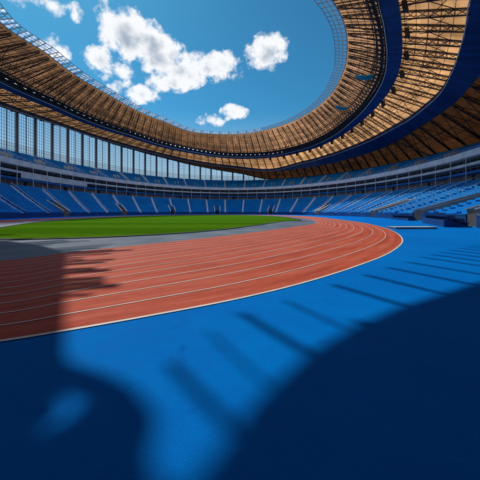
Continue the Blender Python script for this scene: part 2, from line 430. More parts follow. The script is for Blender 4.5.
def aisle(A, B, i, t0, t1, n, z0, z1, w, parent, name, mt):
    p, q = A[i], B[i]; d = (q-p)[:2]/np.linalg.norm((q-p)[:2]); nr = np.array([-d[1], d[0]])*w/2
    m = MB(); st = 2
    for j in range(int(t0*n), int(t1*n)):
        za, zb = row_z(j,n,z0,z1), row_z(j+1,n,z0,z1)
        for k in range(st):
            ta, tb = (j+k/st)/n, (j+(k+1)/st)/n; z = za+(zb-za)*k/st+.06
            a, c = p*(1-ta)+q*ta, p*(1-tb)+q*tb
            m.quad((a[0]-nr[0],a[1]-nr[1],z),(c[0]-nr[0],c[1]-nr[1],z),(c[0]+nr[0],c[1]+nr[1],z),(a[0]+nr[0],a[1]+nr[1],z))
            zn = za+(zb-za)*(k+1)/st+.06
            m.quad((c[0]-nr[0],c[1]-nr[1],z),(c[0]+nr[0],c[1]+nr[1],z),(c[0]+nr[0],c[1]+nr[1],zn),(c[0]-nr[0],c[1]-nr[1],zn))
            for sg in (-1, 1):
                m.quad((a[0]+sg*nr[0],a[1]+sg*nr[1],z-.35),(c[0]+sg*nr[0],c[1]+sg*nr[1],z-.35),(c[0]+sg*nr[0],c[1]+sg*nr[1],z),(a[0]+sg*nr[0],a[1]+sg*nr[1],z))
    o = m.build(name, mt, parent)
    r_ = MB(); P_ = []
    for j in range(int(t0*n), n+1):
        t = min(j/n, t1); z = row_z(t*n,n,z0,z1)+.95; a = p*(1-t)+q*t; P_.append((a[0],a[1],z))
    r_.tube(P_, .075, 4)
    for a in P_[::2]: r_.bar((a[0],a[1],a[2]-.9), a, .035)
    r_.build('handrail', M['rail'], o)
    return o
NA = 40
AI = [int(i*NP/NA)+2 for i in range(NA)]
for i in AI:
    if not in_view(bP[i], 1.4): continue
    st = (CUTR+1)/NL if (i in cutset or (i-1) % NP in cutset) else 0
    aisle(bB, bP1, i, st, 1, NL, ZL0, ZL1, 1.15, lower, 'aisle_stair', M['stair'])

# middle galleries
gal = thing('gallery_level', 'grey banded gallery level with dark glazed boxes between the seating tiers', 'gallery')
def band(name, prof, mt, parent, ring=True):
    m = MB(); m.loft([zset(PAR.at(PHI, o), z) for o, z in prof], ring=ring); return m.build(name, mt, parent)
band('concourse_wall', [(2.0,10.0),(2.0,12.3)], M['concourse'], gal, False)
band('concourse_deck', [(-.7,10.06),(2.0,10.06)], M['fascia'], gal, False)
band('fascia', [(-.35,12.3),(-.35,12.95),(3.4,12.95),(3.4,12.3)], M['bluefascia'], gal)
band('fascia', [(-.3,14.5),(-.3,15.3),(3.4,15.3),(3.4,14.5)], M['fascia'], gal)
band('box_glazing', [(2.2,12.95),(2.2,14.5)], M['suite'], gal, False)
band('box_glazing', [(2.2,15.3),(2.2,17.0)], M['suite'], gal, False)
for z in (13.75, 16.1):
    m = MB(); m.tube(zset(PAR.at(PHI,-.15), z), .035, closed=True)
    for k in range(0, NP, 2):
        p = PAR.at([PHI[k]], -.15)[0]
        if in_view(p): m.bar((p[0],p[1],z-.8),(p[0],p[1],z), .025)
    m.build('handrail', M['palesteel'], gal)
pc = 0
for k in range(0, NP, 5):
    p = PAR.at([PHI[k]], -.42)[0]
    if in_view(p, 1.3):
        m = MB(); m.bar((p[0],p[1],10.1),(p[0],p[1],17.1), .09, 6); m.build('post', M['rail'], gal); pc += 1
# dark doors in the concourse wall
for k in range(3, NP, 14):
    p = PAR.at([PHI[k], PHI[(k+1)%NP]], 1.94)
    if in_view(p[0], 1.3):
        m = MB(); m.quad((*p[0][:2],10.1),(*p[1][:2],10.1),(*p[1][:2],12.1),(*p[0][:2],12.1)); m.build('door', M['dark'], gal)
# long grey display panel in front of the left-hand boxes
i0 = phi_index(-68,110); m = MB()
rng_idx = [k for k in range(NP) if in_view(bP[k], .82) and bP[k][0] < -52]
ph = np.array([PHI[k] for k in rng_idx]); cc = PAR.at(ph, -.55); order = np.argsort(cc[:,1]); cc = cc[order][:26]
m.loft([zset(cc,13.0), zset(cc,14.6)], closed=False); m.build('ribbon_board', M['fascia'], gal)

upper = thing('upper_grandstand', 'upper tier of blue seating under the roof behind a pale grey parapet', 'grandstand')
b = MB(); cur = []
for j in range(NU):
    z = row_z(j,NU,ZU0,ZU1)
    cur += [zset(rowcurve(bP,bT,j/NU), z), zset(rowcurve(bP,bT,(j+1)/NU), z)]
cur.append(zset(bT, ZU1)); cur.append(zset(TOP.at(PHI,2.2), ZU1))
b.loft(cur); b.build('terrace', M['terrace'], upper)
b = MB(); b.loft([zset(PAR.at(PHI,o), z) for o,z in ((-.45,17.0),(-.45,18.75),(-.1,18.75),(-.1,17.9),(3.4,17.7),(3.4,17.0))], ring=True); b.build('parapet', M['parapet'], upper)
m = MB(); m.tube(zset(PAR.at(PHI,-.28), 19.35), .04, closed=True)
for k in range(0, NP, 2):
    p = PAR.at([PHI[k]], -.28)[0]
    if in_view(p): m.bar((p[0],p[1],18.7),(p[0],p[1],19.35), .03)
m.build('handrail', M['palesteel'], upper)
for i in AI:
    if in_view(bP[i], 1.4): aisle(bP, bT, i, 3/NU, 1, NU, ZU0, ZU1, 1.0, upper, 'aisle_stair', M['stair'])
for i in AI:
    k = (i+5) % NP
    if not in_view(bP[k], 1.25): continue
    # small stair-head box (upper vomitory)
    p, q = bP[k], bT[k]; d = (q-p)[:2]/np.linalg.norm((q-p)[:2]); nr = np.array([-d[1], d[0]])*1.0
    m = MB(); t0, t1 = 4/NU, 6.5/NU; a, c = p*(1-t0)+q*t0, p*(1-t1)+q*t1
    z0, z1 = row_z(4,NU,ZU0,ZU1)+.5, row_z(6.5,NU,ZU0,ZU1)+1.5
    for sg in (-1,1):
        o = nr*sg; o2 = nr*(sg*.84)
        m.hexa([(a[0]+o[0],a[1]+o[1],z0-.3),(c[0]+o[0],c[1]+o[1],z0-.3),(c[0]+o2[0],c[1]+o2[1],z0-.3),(a[0]+o2[0],a[1]+o2[1],z0-.3)],
               [(a[0]+o[0],a[1]+o[1],z0+1.0),(c[0]+o[0],c[1]+o[1],z1),(c[0]+o2[0],c[1]+o2[1],z1),(a[0]+o2[0],a[1]+o2[1],z0+1.0)])
    m.build('vomitory_wall', M['coping'], upper)
b = MB(); b.loft([zset(TOP.at(PHI,2.2),ZU1), zset(TOP.at(PHI,2.6),0)]); b.build('outer_wall', M['outer'], upper)

# ------------------------------------------------------------------ seats
def seat_shape():
    v=[];f=[]
    def bx(x0,y0,z0,x1,y1,z1,sl=0.0):
        n=len(v); v.extend([(x0,y0,z0),(x1,y0,z0),(x1,y1,z0),(x0,y1,z0),(x0,y0+sl,z1),(x1,y0+sl,z1),(x1,y1+sl,z1),(x0,y1+sl,z1)])
        f.extend([(n,n+3,n+2,n+1),(n+4,n+5,n+6,n+7),(n,n+1,n+5,n+4),(n+1,n+2,n+6,n+5),(n+2,n+3,n+7,n+6),(n+3,n,n+4,n+7)])
    bx(-.23,-.22,.38,.23,.16,.44); bx(-.23,.17,.42,.23,.22,.84,.07)
    return v, f, bx
SV, SF, _ = seat_shape(); SV = np.array(SV)
def seat_places(A, B, n, z0, z1, skip_cut, aisles_idx, wa, jmin=0):
    out = []
    aph = np.array([PHI[i] for i in aisles_idx])
    for j in range(jmin, n):
        c = rowcurve(A, B, (j+.62)/n); z = row_z(j,n,z0,z1)
        rs = resample(c, .56)
        d = np.roll(rs,-1,0)-np.roll(rs,1,0)
        for k in range(len(rs)):
            p = rs[k]
            if not in_view(p, 1.12): continue
            a = math.atan2(p[1]-C2[1], p[0]-C2[0])
            df = np.abs((aph-a+math.pi) % (2*math.pi)-math.pi).min()*math.hypot(p[0]-C2[0],p[1]-C2[1])
            if df < wa: continue
            if skip_cut and j <= CUTR:
                ii = int(np.searchsorted(PHI, a))-1
                if ii % NP in cutset: continue
            th = math.atan2(d[k][1], d[k][0])
            out.append((p[0],p[1],z,th+math.pi))
    return out
def seat_mass(pl, name, mt):
    n = len(pl); P = np.array(pl); c, s_ = np.cos(P[:,3]), np.sin(P[:,3])
    V = np.empty((n, len(SV), 3))
    V[:,:,0] = P[:,0:1] + SV[None,:,0]*c[:,None] - SV[None,:,1]*s_[:,None]
    V[:,:,1] = P[:,1:2] + SV[None,:,0]*s_[:,None] + SV[None,:,1]*c[:,None]
    V[:,:,2] = P[:,2:3] + SV[None,:,2]
    Fq = (np.array(SF)[None] + (np.arange(n)*len(SV))[:,None,None]).reshape(-1,4)
    me = bpy.data.meshes.new(name); me.vertices.add(V.size//3); me.vertices.foreach_set('co', V.reshape(-1))
    me.loops.add(Fq.size); me.loops.foreach_set('vertex_index', Fq.reshape(-1).astype(np.int32))
    me.polygons.add(len(Fq)); me.polygons.foreach_set('loop_start', np.arange(0,Fq.size,4,dtype=np.int32))
    me.update(calc_edges=True); me.materials.append(mt)
    o = bpy.data.objects.new(name, me); COL.objects.link(o); return o
low_pl = seat_places(bB, bP1, NL, ZL0, ZL1, True, AI, .95)
up_pl = seat_places(bP, bT, NU, ZU0, ZU1, False, AI, .85, 1)
low_pl.sort(key=lambda p: math.hypot(p[0],p[1],p[2]-EYE) if abs(p[0]) < .9*p[1] else 1e3+math.hypot(p[0],p[1]))
def facing(p):      # seat's local -Y is its front: turn it to the pitch
    th = p[3]; fx, fy = math.sin(th), -math.cos(th)
    if fx*(C2[0]-p[0]) + fy*(C2[1]-p[1]) < 0: th += math.pi
    return (p[0],p[1],p[2],th)
low_pl = [facing(p) for p in low_pl]; up_pl = [facing(p) for p in up_pl]
near, rest = low_pl[:300], low_pl[300:]
# one good seat, then copies
def near_seat():
    m = MB()
    m.box(-.22,-.22,.39,.22,.12,.43)                                     # pan
    m.hexa([(-.22,-.25,.36),(.22,-.25,.36),(.22,-.22,.39),(-.22,-.22,.39)], [(-.22,-.25,.39),(.22,-.25,.39),(.22,-.22,.43),(-.22,-.22,.43)])
    m.hexa([(-.22,.13,.41),(.22,.13,.41),(.22,.17,.41),(-.22,.17,.41)], [(-.21,.22,.83),(.21,.22,.83),(.21,.26,.83),(-.21,.26,.83)])
    m.box(-.05,-.1,.0,.05,.12,.388)                                      # pedestal
    return m
sm = near_seat(); s0 = sm.build('stadium_seat', M['seat'])
tag(s0, 'blue plastic tip-up seat in the nearest rows of the lower stand', 'seat', 'blue seats nearest the camera in the lower stand')
for i, p in enumerate(near):
    o = s0 if i == 0 else s0.copy()
    if i: COL.objects.link(o)
    o.location = p[:3]; o.rotation_euler = (0,0,p[3])
tag(seat_mass(rest, 'lower_tier_seats', M['seat']), 'blue seats filling the lower tier beyond the nearest rows', 'seats', kind='stuff')
tag(seat_mass(up_pl, 'upper_tier_seats', M['seat']), 'blue seats filling the upper tier under the roof', 'seats', kind='stuff')

# ------------------------------------------------------------------ roof
C = (-15.0, 98.0)
S_pts = [ray(*p, 50) for p in ((332,0),(347,40),(343,72),(330,95),(310,112),(280,126),(240,134),(200,133),(160,120),(100,90),(50,56),(0,22))]
near_edge = [edge(*p) for p in ((0,240.5),(30,244),(62,252),(66,270),(66,290),(66,310),(66,326),(66,340),(66,351),(76,364),(100,371),(128,383),(150,404),(158,425),(152,450),
    (160,478),(185,500),(212,496),(224,476),(234,449),(250,418),(281,384),(312,356),(350,333),(400,309),(440,296),(480,283))]
S_pts += [(-58,58,ROOF_Z)] + near_edge + [edge(560,262.5), (13.5,54,ROOF_Z)]  # near rim is out of view, its outline shaped to cast the floor shadow
SR = Ring(S_pts, C)
def toss(pts): return [ray(*p) for p in pts]
R1_pts = toss(((0,76,43),(60,104,42.5),(120,128,42),(180,146,41),(240,154,40),(270,153,40),(300,147,41),(330,135,42),(356,116,43),(378,92,44),(391,68,45),(395,45,45.5),(394,22,46),(391,0,46)))
R1_pts += [(20,40.5,46.8),(5,25.5,47.4),(-18,12,47.8),(-45,15,47.8),(-66,34,46.5),(-75,60,45.5)]
R1 = Ring(R1_pts, C)
# outer rim: a line over the back of the upper tier; tall glazing on the left, none on the right
def on_ring(px, ring, off):
    best = None
    for p in ring.at(_dense, off):
        if p[1] > 5:
            e = abs((p[0]/p[1])*F+240-px)
            if best is None or e < best[0]: best = (e, p)
    return best[1]
R3_pts = []
for px, h in ((-160,17),(-60,17.3),(0,17.5),(60,18.7),(120,17),(160,14.8),(200,10.8),(240,6.2),(272,.9),(300,.7),(350,.7),(400,.7),(440,.7),(480,.7),(600,.8)):
    p = on_ring(px, TOP, 1.6)
    if px > 240 and p[1] < 60: continue
    R3_pts.append((p[0],p[1],ZU1+h))
for a in (-150,-125,-100,-75,-50):
    p = TOP.at([R(a)], 1.6)[0]; R3_pts.append((p[0],p[1],ZU1+(16 if a < -110 else 8 if a < -80 else 2)))
R3 = Ring(R3_pts, C)
r2i = toss(((470,0,41),(463,37,40.5),(453,67,40),(433,97,39),(403,120,37),(363,141,36.6),(330,153.5,35.8),(305,160.5,35)))
r2o = toss(((480,70,38),(453,100,37),(420,123,35.5),(387,143,33.8),(347,157,32.2)))
def lerp_pts(t, angs):
    out = []
    for a in angs:
        p, q = R1.at([R(a)])[0], R3.at([R(a)])[0]; out.append(tuple(p*(1-t)+q*t))
    return out
R2I = Ring(r2i + lerp_pts(.58, (70,)) + lerp_pts(.61, (85,)) + lerp_pts(.66, (100,)) + lerp_pts(.73, (120,)) + lerp_pts(.81, (140,160,180,200,215)) + [(-60,8,44.5),(-20,-6,44.5),(15,6,44.5),(34,30,43.5)], C)
R2O = Ring(r2o + [(66,58,40.5)] + lerp_pts(.615, (55,)) + lerp_pts(.61, (70,)) + lerp_pts(.635, (85,)) + lerp_pts(.685, (100,)) + lerp_pts(.752, (120,)) + lerp_pts(.828, (140,160,180,200,215)) + [(-63,4,44),(-20,-10,44),(19,0,44),(45,25,42.5)], C)
phiS = np.sort(np.concatenate([np.linspace(-math.pi, math.pi, 720, endpoint=False), np.linspace(R(-104), R(-94), 220)]))
phiR = np.linspace(-math.pi, math.pi, 480, endpoint=False)

roof = thing('stadium_roof', 'ring-shaped cantilever roof with amber underside and open oval to the sky', 'roof')
_h = edge(50,417)
def sheet(name, RA, RB, phi, nd, mt, side=None):
    A, B_ = RA.at(phi), RB.at(phi); m = MB()
    ts = np.linspace(0,1,nd+1) if not side else np.concatenate([np.linspace(0,.13,40), [.3,.5,.7,.85,1.0]]); nd = len(ts)-1
    m.loft([A*(1-t)+B_*t for t in ts])
    n = len(phi); tone = []
    cell = np.floor((phi+math.pi)/(2*math.pi)*192).astype(int)
    for a in range(nd):
        w = rng.uniform(.68,1.15,193)
        for i in range(n):
            p = A[i]; left = 1/(1+math.exp(-(p[0]-14)/9))          # left half dimmed in the membrane colour to stand in for shade
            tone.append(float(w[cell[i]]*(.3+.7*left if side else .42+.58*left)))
    if side:                                  # unseen hole added near the tip to throw a light spot on the floor
        V = np.array(m.v); keep = [i for i, f in enumerate(m.f) if math.hypot(*(V[list(f)].mean(0)[:2]-np.array(_h[:2]))) >.24]
        m.f = [m.f[i] for i in keep]; tone = [tone[i] for i in keep]
    return m.build(name, mt, roof, attr=tone)
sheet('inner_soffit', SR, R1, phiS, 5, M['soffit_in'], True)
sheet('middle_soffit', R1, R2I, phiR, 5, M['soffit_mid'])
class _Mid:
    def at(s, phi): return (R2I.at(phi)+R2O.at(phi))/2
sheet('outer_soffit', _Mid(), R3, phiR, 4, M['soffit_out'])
# ring beams
def beam(name, ring, phi, wi, wo, dep, mt, top=.25):
    m = MB()
    m.loft([ring.at(phi,-wi(phi),0), ring.at(phi,-wi(phi),-dep), ring.at(phi,wo(phi),-dep-.5), ring.at(phi,wo(phi),-1.9)], ring=True)
    return m.build(name, mt, roof)
def sidew(phi, l, r): c = (np.cos(phi)+1)/2; return l+(r-l)*c**1.5
beam('ring_beam', R1, phiR, lambda p: sidew(p,1.1,1.7), lambda p: sidew(p,1.1,1.7), 2.6, M['ringblue'])
m = MB(); m.loft([R2I.at(phiR,0,.05), R2I.at(phiR,0,-1.3), R2O.at(phiR,0,-1.5), R2O.at(phiR,0,-.3)], ring=True); m.build('ring_beam', M['ringblue'], roof)
m = MB(); m.tube(R3.at(phiR,-.2,-.25), .35, 6, True); m.build('eaves_beam', M['steel'], roof)
for rg, off, dz in ((R1, None, -2.5), (R2I, -.35, -1.7)):
    m = MB(); o = -sidew(phiR,1.1,1.7)-.25 if off is None else off
    m.tube(rg.at(phiR, o, dz), .11, 6, True); m.build('service_pipe', M['rail'], roof)

# radial trusses, evenly spaced along the first ring beam
NTR = 100
r1d = R1.at(_dense); q = resample(r1d, n=NTR)
tphi = np.arctan2(q[:,1]-C[1], q[:,0]-C[0])
brace = MB(); pur = MB(); prev = None; first = None
def lerp(a, b, t): return a*(1-t)+b*t
for ti, a in enumerate(tphi):
    s0_, r1, r2a, r2b, r3 = [rg.at([a])[0] for rg in (SR, R1, R2I, R2O, R3)]
    s0_ = lerp(s0_, r1, .035); t = MB(); nodes = {}
    for zi, (A, B_, n, d0, d1, r) in enumerate(((s0_, r1, 7, .7, 2.4, .12), (r1, r2a, 6, 2.1, 1.6, .13), (r2b, r3, 5, 1.5, .8, .2))):
        top = [lerp(A,B_,k/n)-[0,0,.22] for k in range(n+1)]
        bot = [lerp(A,B_,k/n)-[0,0,lerp(d0,d1,k/n)] for k in range(n+1)]
        t.bar(top[0], top[-1], r*1.2); t.bar(bot[0], bot[-1], r*1.25)
        for k in range(n+1):
            t.bar(top[k], bot[k], r*.6)
            if k < n: t.bar(bot[k], top[k+1], r*.6)
            if k < n and zi == 1: t.bar(top[k], bot[k+1], r*.5)
        nodes[zi] = (top, bot)
    # a second, lighter chord beside the main one
    tang = np.array([-math.sin(a), math.cos(a), 0])*.55
    if not -2.3 < a < -1.65: t.bar(nodes[0][0][0]+tang, nodes[0][0][-1]+tang, .1)
    t.bar(nodes[1][0][0]+tang, nodes[1][0][-1]+tang, .1)
    t.build('radial_truss', M['steel'], roof)
    if prev is not None or True:
        if prev is not None: pairs = [(prev, nodes)]
        else: pairs = []; first = nodes
        if ti == NTR-1: pairs.append((nodes, first))
        for P, Q in pairs:
            for zi in (0,1,2):
                n = len(P[zi][0])-1
                for k in range(1, n+1):
                    pur.bar(P[zi][0][k], Q[zi][0][k], .07)
                if zi == 1:
                    brace.bar(P[zi][1][2], Q[zi][0][0], .08); brace.bar(P[zi][1][3], Q[zi][0][5], .08); brace.bar(Q[zi][1][3], P[zi][0][5], .08)
                    brace.bar(P[zi][1][3], Q[zi][1][3], .08)
                elif zi == 0:
                    if ti % 2: brace.bar(P[zi][1][5], Q[zi][0][2], .08); brace.bar(P[zi][1][2], Q[zi][0][5], .07)
                    brace.bar(P[zi][1][4], Q[zi][1][4], .09); brace.bar(P[zi][1][6], Q[zi][1][6], .12)
                else:
                    brace.bar(P[zi][1][0], Q[zi][0][4], .11); brace.bar(Q[zi][1][0], P[zi][0][4], .11)
                    brace.bar(P[zi][1][2], Q[zi][1][2], .12)
    for fr_ in (.34, .67):                   # light intermediate ribs
        a2 = a + fr_*(((tphi[(ti+1) % NTR]-a)+math.pi) % (2*math.pi)-math.pi)
        e = [rg.at([a2])[0] for rg in (SR, R1, R2I)]; e[0] = lerp(e[0], e[1], .03); off_ = np.array([0,0,.35])
        pur.bar(e[0]-off_, e[1]-off_*1.6, .085 if ti % 3 else .12)
        if fr_ < .5: pur.bar(e[1]-off_, e[2]-off_, .07)
        if (ti*7+int(fr_*10)) % 3 == 0:
            j = rng.uniform(.25,.7); pur.bar(lerp(e[0],e[1],j)-[0,0,.3], lerp(s0_,r1,j+.22)-[0,0,1.4], .07)
            j = rng.uniform(.2,.6); pur.bar(lerp(e[1],e[2],j)-[0,0,.3], lerp(r1,r2a,j+.3)-[0,0,1.6], .08)
    prev = nodes
rg_ = MB()                                   # ring girder with catwalk just inside the first ring beam
gp = np.sort(tphi); gp = np.sort(np.concatenate([gp, gp+.5*np.diff(np.append(gp, gp[0]+2*math.pi))]))
gs, g1r = SR.at(gp), R1.at(gp)
ct = [lerp(gs,g1r,t)+[0,0,dz] for t, dz in ((.62,-.4),(.66,-2.9),(.86,-3.1),(.9,-.5))]
for c_, r in zip(ct, (.12,.18,.18,.12)): rg_.tube(c_, r, 4, True)
for k in range(len(gp)):
    k2 = (k+1) % len(gp)
    rg_.bar(ct[0][k],ct[1][k2],.08); rg_.bar(ct[1][k],ct[2][k2],.09); rg_.bar(ct[2][k],ct[3][k2],.08)
    rg_.bar(ct[0][k],ct[1][k],.08); rg_.bar(ct[1][k],ct[2][k],.09); rg_.bar(ct[2][k],ct[3][k],.08); rg_.bar(ct[2][k],ct[1][k2],.07)
rg_.loft([lerp(ct[1],ct[2],.3)+[0,0,.1], lerp(ct[1],ct[2],.62)+[0,0,.1]])
rg_.build('ring_girder', M['steel'], roof)
brace.build('cross_bracing', M['steel'], roof); pur.build('purlin', M['steel'], roof)

# open lattice along the inner edge, square to the edge
SC = SR.at(phiS); SCr = resample(SC, .5); nS = len(SCr)
d = np.roll(SCr,-1,0)-np.roll(SCr,1,0)
d = sum(np.roll(d,k,0) for k in range(-3,4)); d /= np.linalg.norm(d[:,:2],axis=1)[:,None]
nin = np.stack([-d[:,1], d[:,0], np.zeros(nS)], -1)
if np.mean(np.sum(nin[:,:2]*(np.array(C)-SCr[:,:2]),1)) < 0: nin = -nin
gx, gy = SCr[:,0]-SHIFT[0], SCr[:,1]-SHIFT[1]          # where the edge's shadow lands
def lat_w(i):
    x, y = SCr[i][:2]; w = 3.5
    a = math.degrees(math.atan2(y-C[1], x-C[0]))
    if -125 < a <= -98.7: w = .35
    elif -98.7 < a <= -72: w = 1.6 + (a+98.7)/26*6.2
    elif -138 < a <= -125: w = .35+(-125-a)/13*3.5
    return w
W = np.array([lat_w(i) for i in range(nS)]); W = sum(np.roll(W,k) for k in range(-4,5))/9
LAT = SCr + nin*W[:,None]; LAT[:,2] += .7
lat = MB()
angS = np.degrees(np.arctan2(SCr[:,1]-C[1], SCr[:,0]-C[0])); openz = (angS > -138) & (angS < -68)   # fins only, some of them added, no rails, on the near side
st_i = int(np.argmax(openz & ~np.roll(openz,-1))) + 1
run_i = [(st_i+k) % nS for k in range(nS) if not openz[(st_i+k) % nS]]
for f_, r in ((0,.16),(.36,.07),(.68,.07),(1,.1)):
    lat.tube(lerp(SCr, LAT, f_)[run_i], r, 4)
lat.tube(SCr[[k % nS for k in range(run_i[-1], run_i[-1]+nS-len(run_i)+2)]]-nin[[k % nS for k in range(run_i[-1], run_i[-1]+nS-len(run_i)+2)]]*.25-[0,0,.2], .14, 4)
i = 0
while i < nS:
    a = math.degrees(math.atan2(SCr[i][1]-C[1], SCr[i][0]-C[0]))
    nearside = -96.6 < a <= -68
    if nearside or not openz[i]: lat.bar(SCr[i]-[0,0,.1], LAT[i], .11 if nearside else .12)
    elif -128 < a < -101.9 and rng.random() < .75: lat.bar(SCr[i]-[0,0,.1], SCr[i]+nin[i]*rng.uniform(.4,1.5 if a > -106 else 3.2)+[0,0,.3], rng.uniform(.09,.2))  # random unseen fins added to streak the shadow edge on the track
    if not openz[i]:
        lat.bar(SCr[i], SCr[i]-[0,0,.0]+nin[i]*W[i]*.5+[0,0,1.2], .07)
        if i+4 < nS: lat.bar(SCr[i], LAT[i+4], .05)
    i += (3 if a < -92 else 2) if nearside else 1 if -128 < a < -101.9 else 4
for (u0,v0,u1,v1,r_) in ((240,436,167,361,.09),(316,357,238,312,.1),(356,333,282,300,.055),(276,392,205,330,.04)):      # long unseen fins added near the oval's point to cast floor streaks
    p_, q_ = edge(u0,v0), edge(u1,v1); lat.bar((p_[0],p_[1],p_[2]-.1), (q_[0],q_[1],q_[2]+.15), r_)
lat.build('edge_lattice', M['palesteel'], roof)
# glazed strip on the left and far part of the edge
m = MB(); sel = [i for i in range(nS) if SCr[i][0] < 14 and SCr[i][1] > 66]
sel.sort(key=lambda i: math.atan2(SCr[i][1]-C[1], SCr[i][0]-C[0]) % (2*math.pi))
g0, g1 = lerp(SCr[sel], LAT[sel], .06), lerp(SCr[sel], LAT[sel], .94)

for q_ in range(0, len(sel)-2, 4):
    if (q_//4) % 3 != 2: m.quad(g0[q_]+[0,0,.12], g0[min(q_+3,len(sel)-1)]+[0,0,.12], g1[min(q_+3,len(sel)-1)]+[0,0,.12], g1[q_]+[0,0,.12]); m.build('edge_glazing', M['edgeglass'], roof)
# catwalk lamps on the inner side of the first ring beam
lp = resample(R1.at(_dense, -1.9, -1.0), n=150); cnt = 0
for p in lp:
    if in_view(p, .95, 30) and cnt < 100 and p[0] < 30:
        o = MB(); o.box(p[0]-.3,p[1]-.3,p[2]-.25,p[0]+.3,p[1]+.3,p[2]+.2); o.build('lamp', M['lamp'], roof); cnt += 1
m = MB(); cw = R1.at(phiR,-2.4,-1.3); cv = R1.at(phiR,-1.3,-1.3)
m.loft([cw, cv, cv+[0,0,-.12], cw+[0,0,-.12]], ring=True); m.tube(cw+[0,0,1.1], .05, 4, True); m.build('catwalk', M['steel'], roof)
# loudspeaker clusters hung beside the first ring beam on the right
for ti in range(0, NTR, 2):
    a = tphi[ti]
    if not -1.1 < a < 1.2: continue
    p = R1.at([a], 2.6)[0]; th = a
    m = MB(); u = np.array([math.cos(th), math.sin(th), 0]); v = np.array([-math.sin(th), math.cos(th), 0])
    for k, dz in enumerate((-2.6, -3.3, -4.0)):
        c_ = p + u*(.12*k) + np.array([0,0,dz]); q_ = [c_-u*.45-v*.6, c_+u*.45-v*.6, c_+u*.45+v*.6, c_-u*.45+v*.6]
        m.hexa([x-np.array([0,0,.31]) for x in q_], [x+np.array([0,0,.31]) for x in q_])
    for sg in (-.4,.4): m.bar(p+v*sg-[0,0,2.3], p+v*sg-[0,0,.6], .05)
    m.build('loudspeaker', M['steel'], roof)
# raking struts from the upper tier to the roof on the right
for a in (18, 44, 62):
    p = TOP.at([R(a)], -2.5)[0]
    q2 = R2O.at([R(a)])[0]
    if in_view(p, 1.15, 20):
        m = MB(); m.bar((p[0],p[1],ZU1-.6), tuple(q2-[0,0,1.2]), .3, 6); m.build('raking_strut', M['steel'], roof)

# glass facade on the left and far side
fac = thing('glass_facade', 'tall gridded glass wall between upper tier and roof on the left', 'facade')
fd = resample(TOP.at(_dense, 1.5), step=8.6)
fphi = np.arctan2(fd[:,1]-C2[1], fd[:,0]-C2[0]); fphi = np.sort(fphi % (2*math.pi))
def r3z(p):
    a = math.atan2(p[1]-C[1], p[0]-C[0]); return R3.at([a])[0][2]-.3
for i in range(len(fphi)):
    a0, a1 = fphi[i], fphi[(i+1) % len(fphi)]
    if a1 < a0: a1 += 2*math.pi
    p0, p1 = TOP.at([a0], 1.5)[0], TOP.at([a1], 1.5)[0]
    h0, h1 = r3z(p0), r3z(p1)
    if not (in_view(p0, 1.5, 40) and p0[0] < 40): continue
    if h0 < ZU1+.5 and h1 < ZU1+.5: continue
    m = MB(); m.bar((p0[0],p0[1],ZU1-.2),(p0[0],p0[1],max(h0+.2,ZU1+.2)), .62, 8); m.build('column', M['column'], fac)
    fr = MB(); nx = 8
    for k in range(nx+1):
        t = k/nx; p = TOP.at([lerp(a0,a1,t)], 1.5)[0]; h = r3z(p)
        if h > ZU1+.3: fr.bar((p[0],p[1],ZU1),(p[0],p[1],h), .075 if k != 4 else .2)
    z = ZU1+1.15
    while z < max(h0,h1):
        seg = [TOP.at([lerp(a0,a1,k/nx)], 1.5)[0] for k in range(nx+1)]
        for u, v in zip(seg[:-1], seg[1:]):
            if z < min(r3z(u), r3z(v)): fr.bar((u[0],u[1],z),(v[0],v[1],z), .065)
        z += 1.35
    w = fr.build('window', M['mullion'], fac)
    pm = MB(); sp = MB()
    for k in range(nx):
        u, v = TOP.at([lerp(a0,a1,k/nx)],1.62)[0], TOP.at([lerp(a0,a1,(k+1)/nx)],1.62)[0]
        hu, hv = r3z(u), r3z(v); zb = ZU1+4.0
        if min(hu,hv) > zb+.2: pm.quad((u[0],u[1],zb),(v[0],v[1],zb),(v[0],v[1],hv),(u[0],u[1],hu))
        sp.quad((u[0],u[1],ZU1),(v[0],v[1],ZU1),(v[0],v[1],max(ZU1+.02,min(zb,hv))),(u[0],u[1],max(ZU1+.02,min(zb,hu))))
    if pm.f: pm.build('pane', M['pane'], w)
    sp.build('frosted_pane', M['spandrel'], w)

# gondolas hung under the inner soffit
def gondola(px, py, k, label):
    c = ray(px, py, k); o = thing('maintenance_gondola', label, 'gondola', 'teal gondolas hung under the roof')
    o.location = c
    a = math.atan2(c[1]-C[1], c[0]-C[0]); o.rotation_euler = (0,0,a)
    m = MB(); secs = []
    for t in np.linspace(-1, 1, 13):
        x = t*3.4; w = .75*math.sqrt(max(0, 1-t*t*.92)); zt = .55*t*t+.2; zb = -.9+1.25*t*t
        secs.append([(x,-w,zt),(x,-w*.6,zb),(x,w*.6,zb),(x,w,zt)])
    for s1, s2 in zip(secs[:-1], secs[1:]):
        for k2 in range(3): m.quad(s1[k2], s1[k2+1], s2[k2+1], s2[k2])
    m.poly(secs[0]); m.poly(secs[-1][::-1]); m.build('hull', M['teal'], o)
    m = MB(); m.tube([s_[0] for s_ in secs], .09, 4); m.tube([s_[3] for s_ in secs], .09, 4); m.build('rim', M['rail'], o)
    for x in (-2.2, 2.2):
        m = MB(); m.bar((x,0,-.3),(x*1.02,0,4.2), .06); m.build('hanger', M['steel'], o)
gondola(366,77,44.2,'larger teal boat-shaped gondola under the right roof, upper of two')
gondola(342,108,44.6,'smaller teal boat-shaped gondola under the right roof, lower of two')

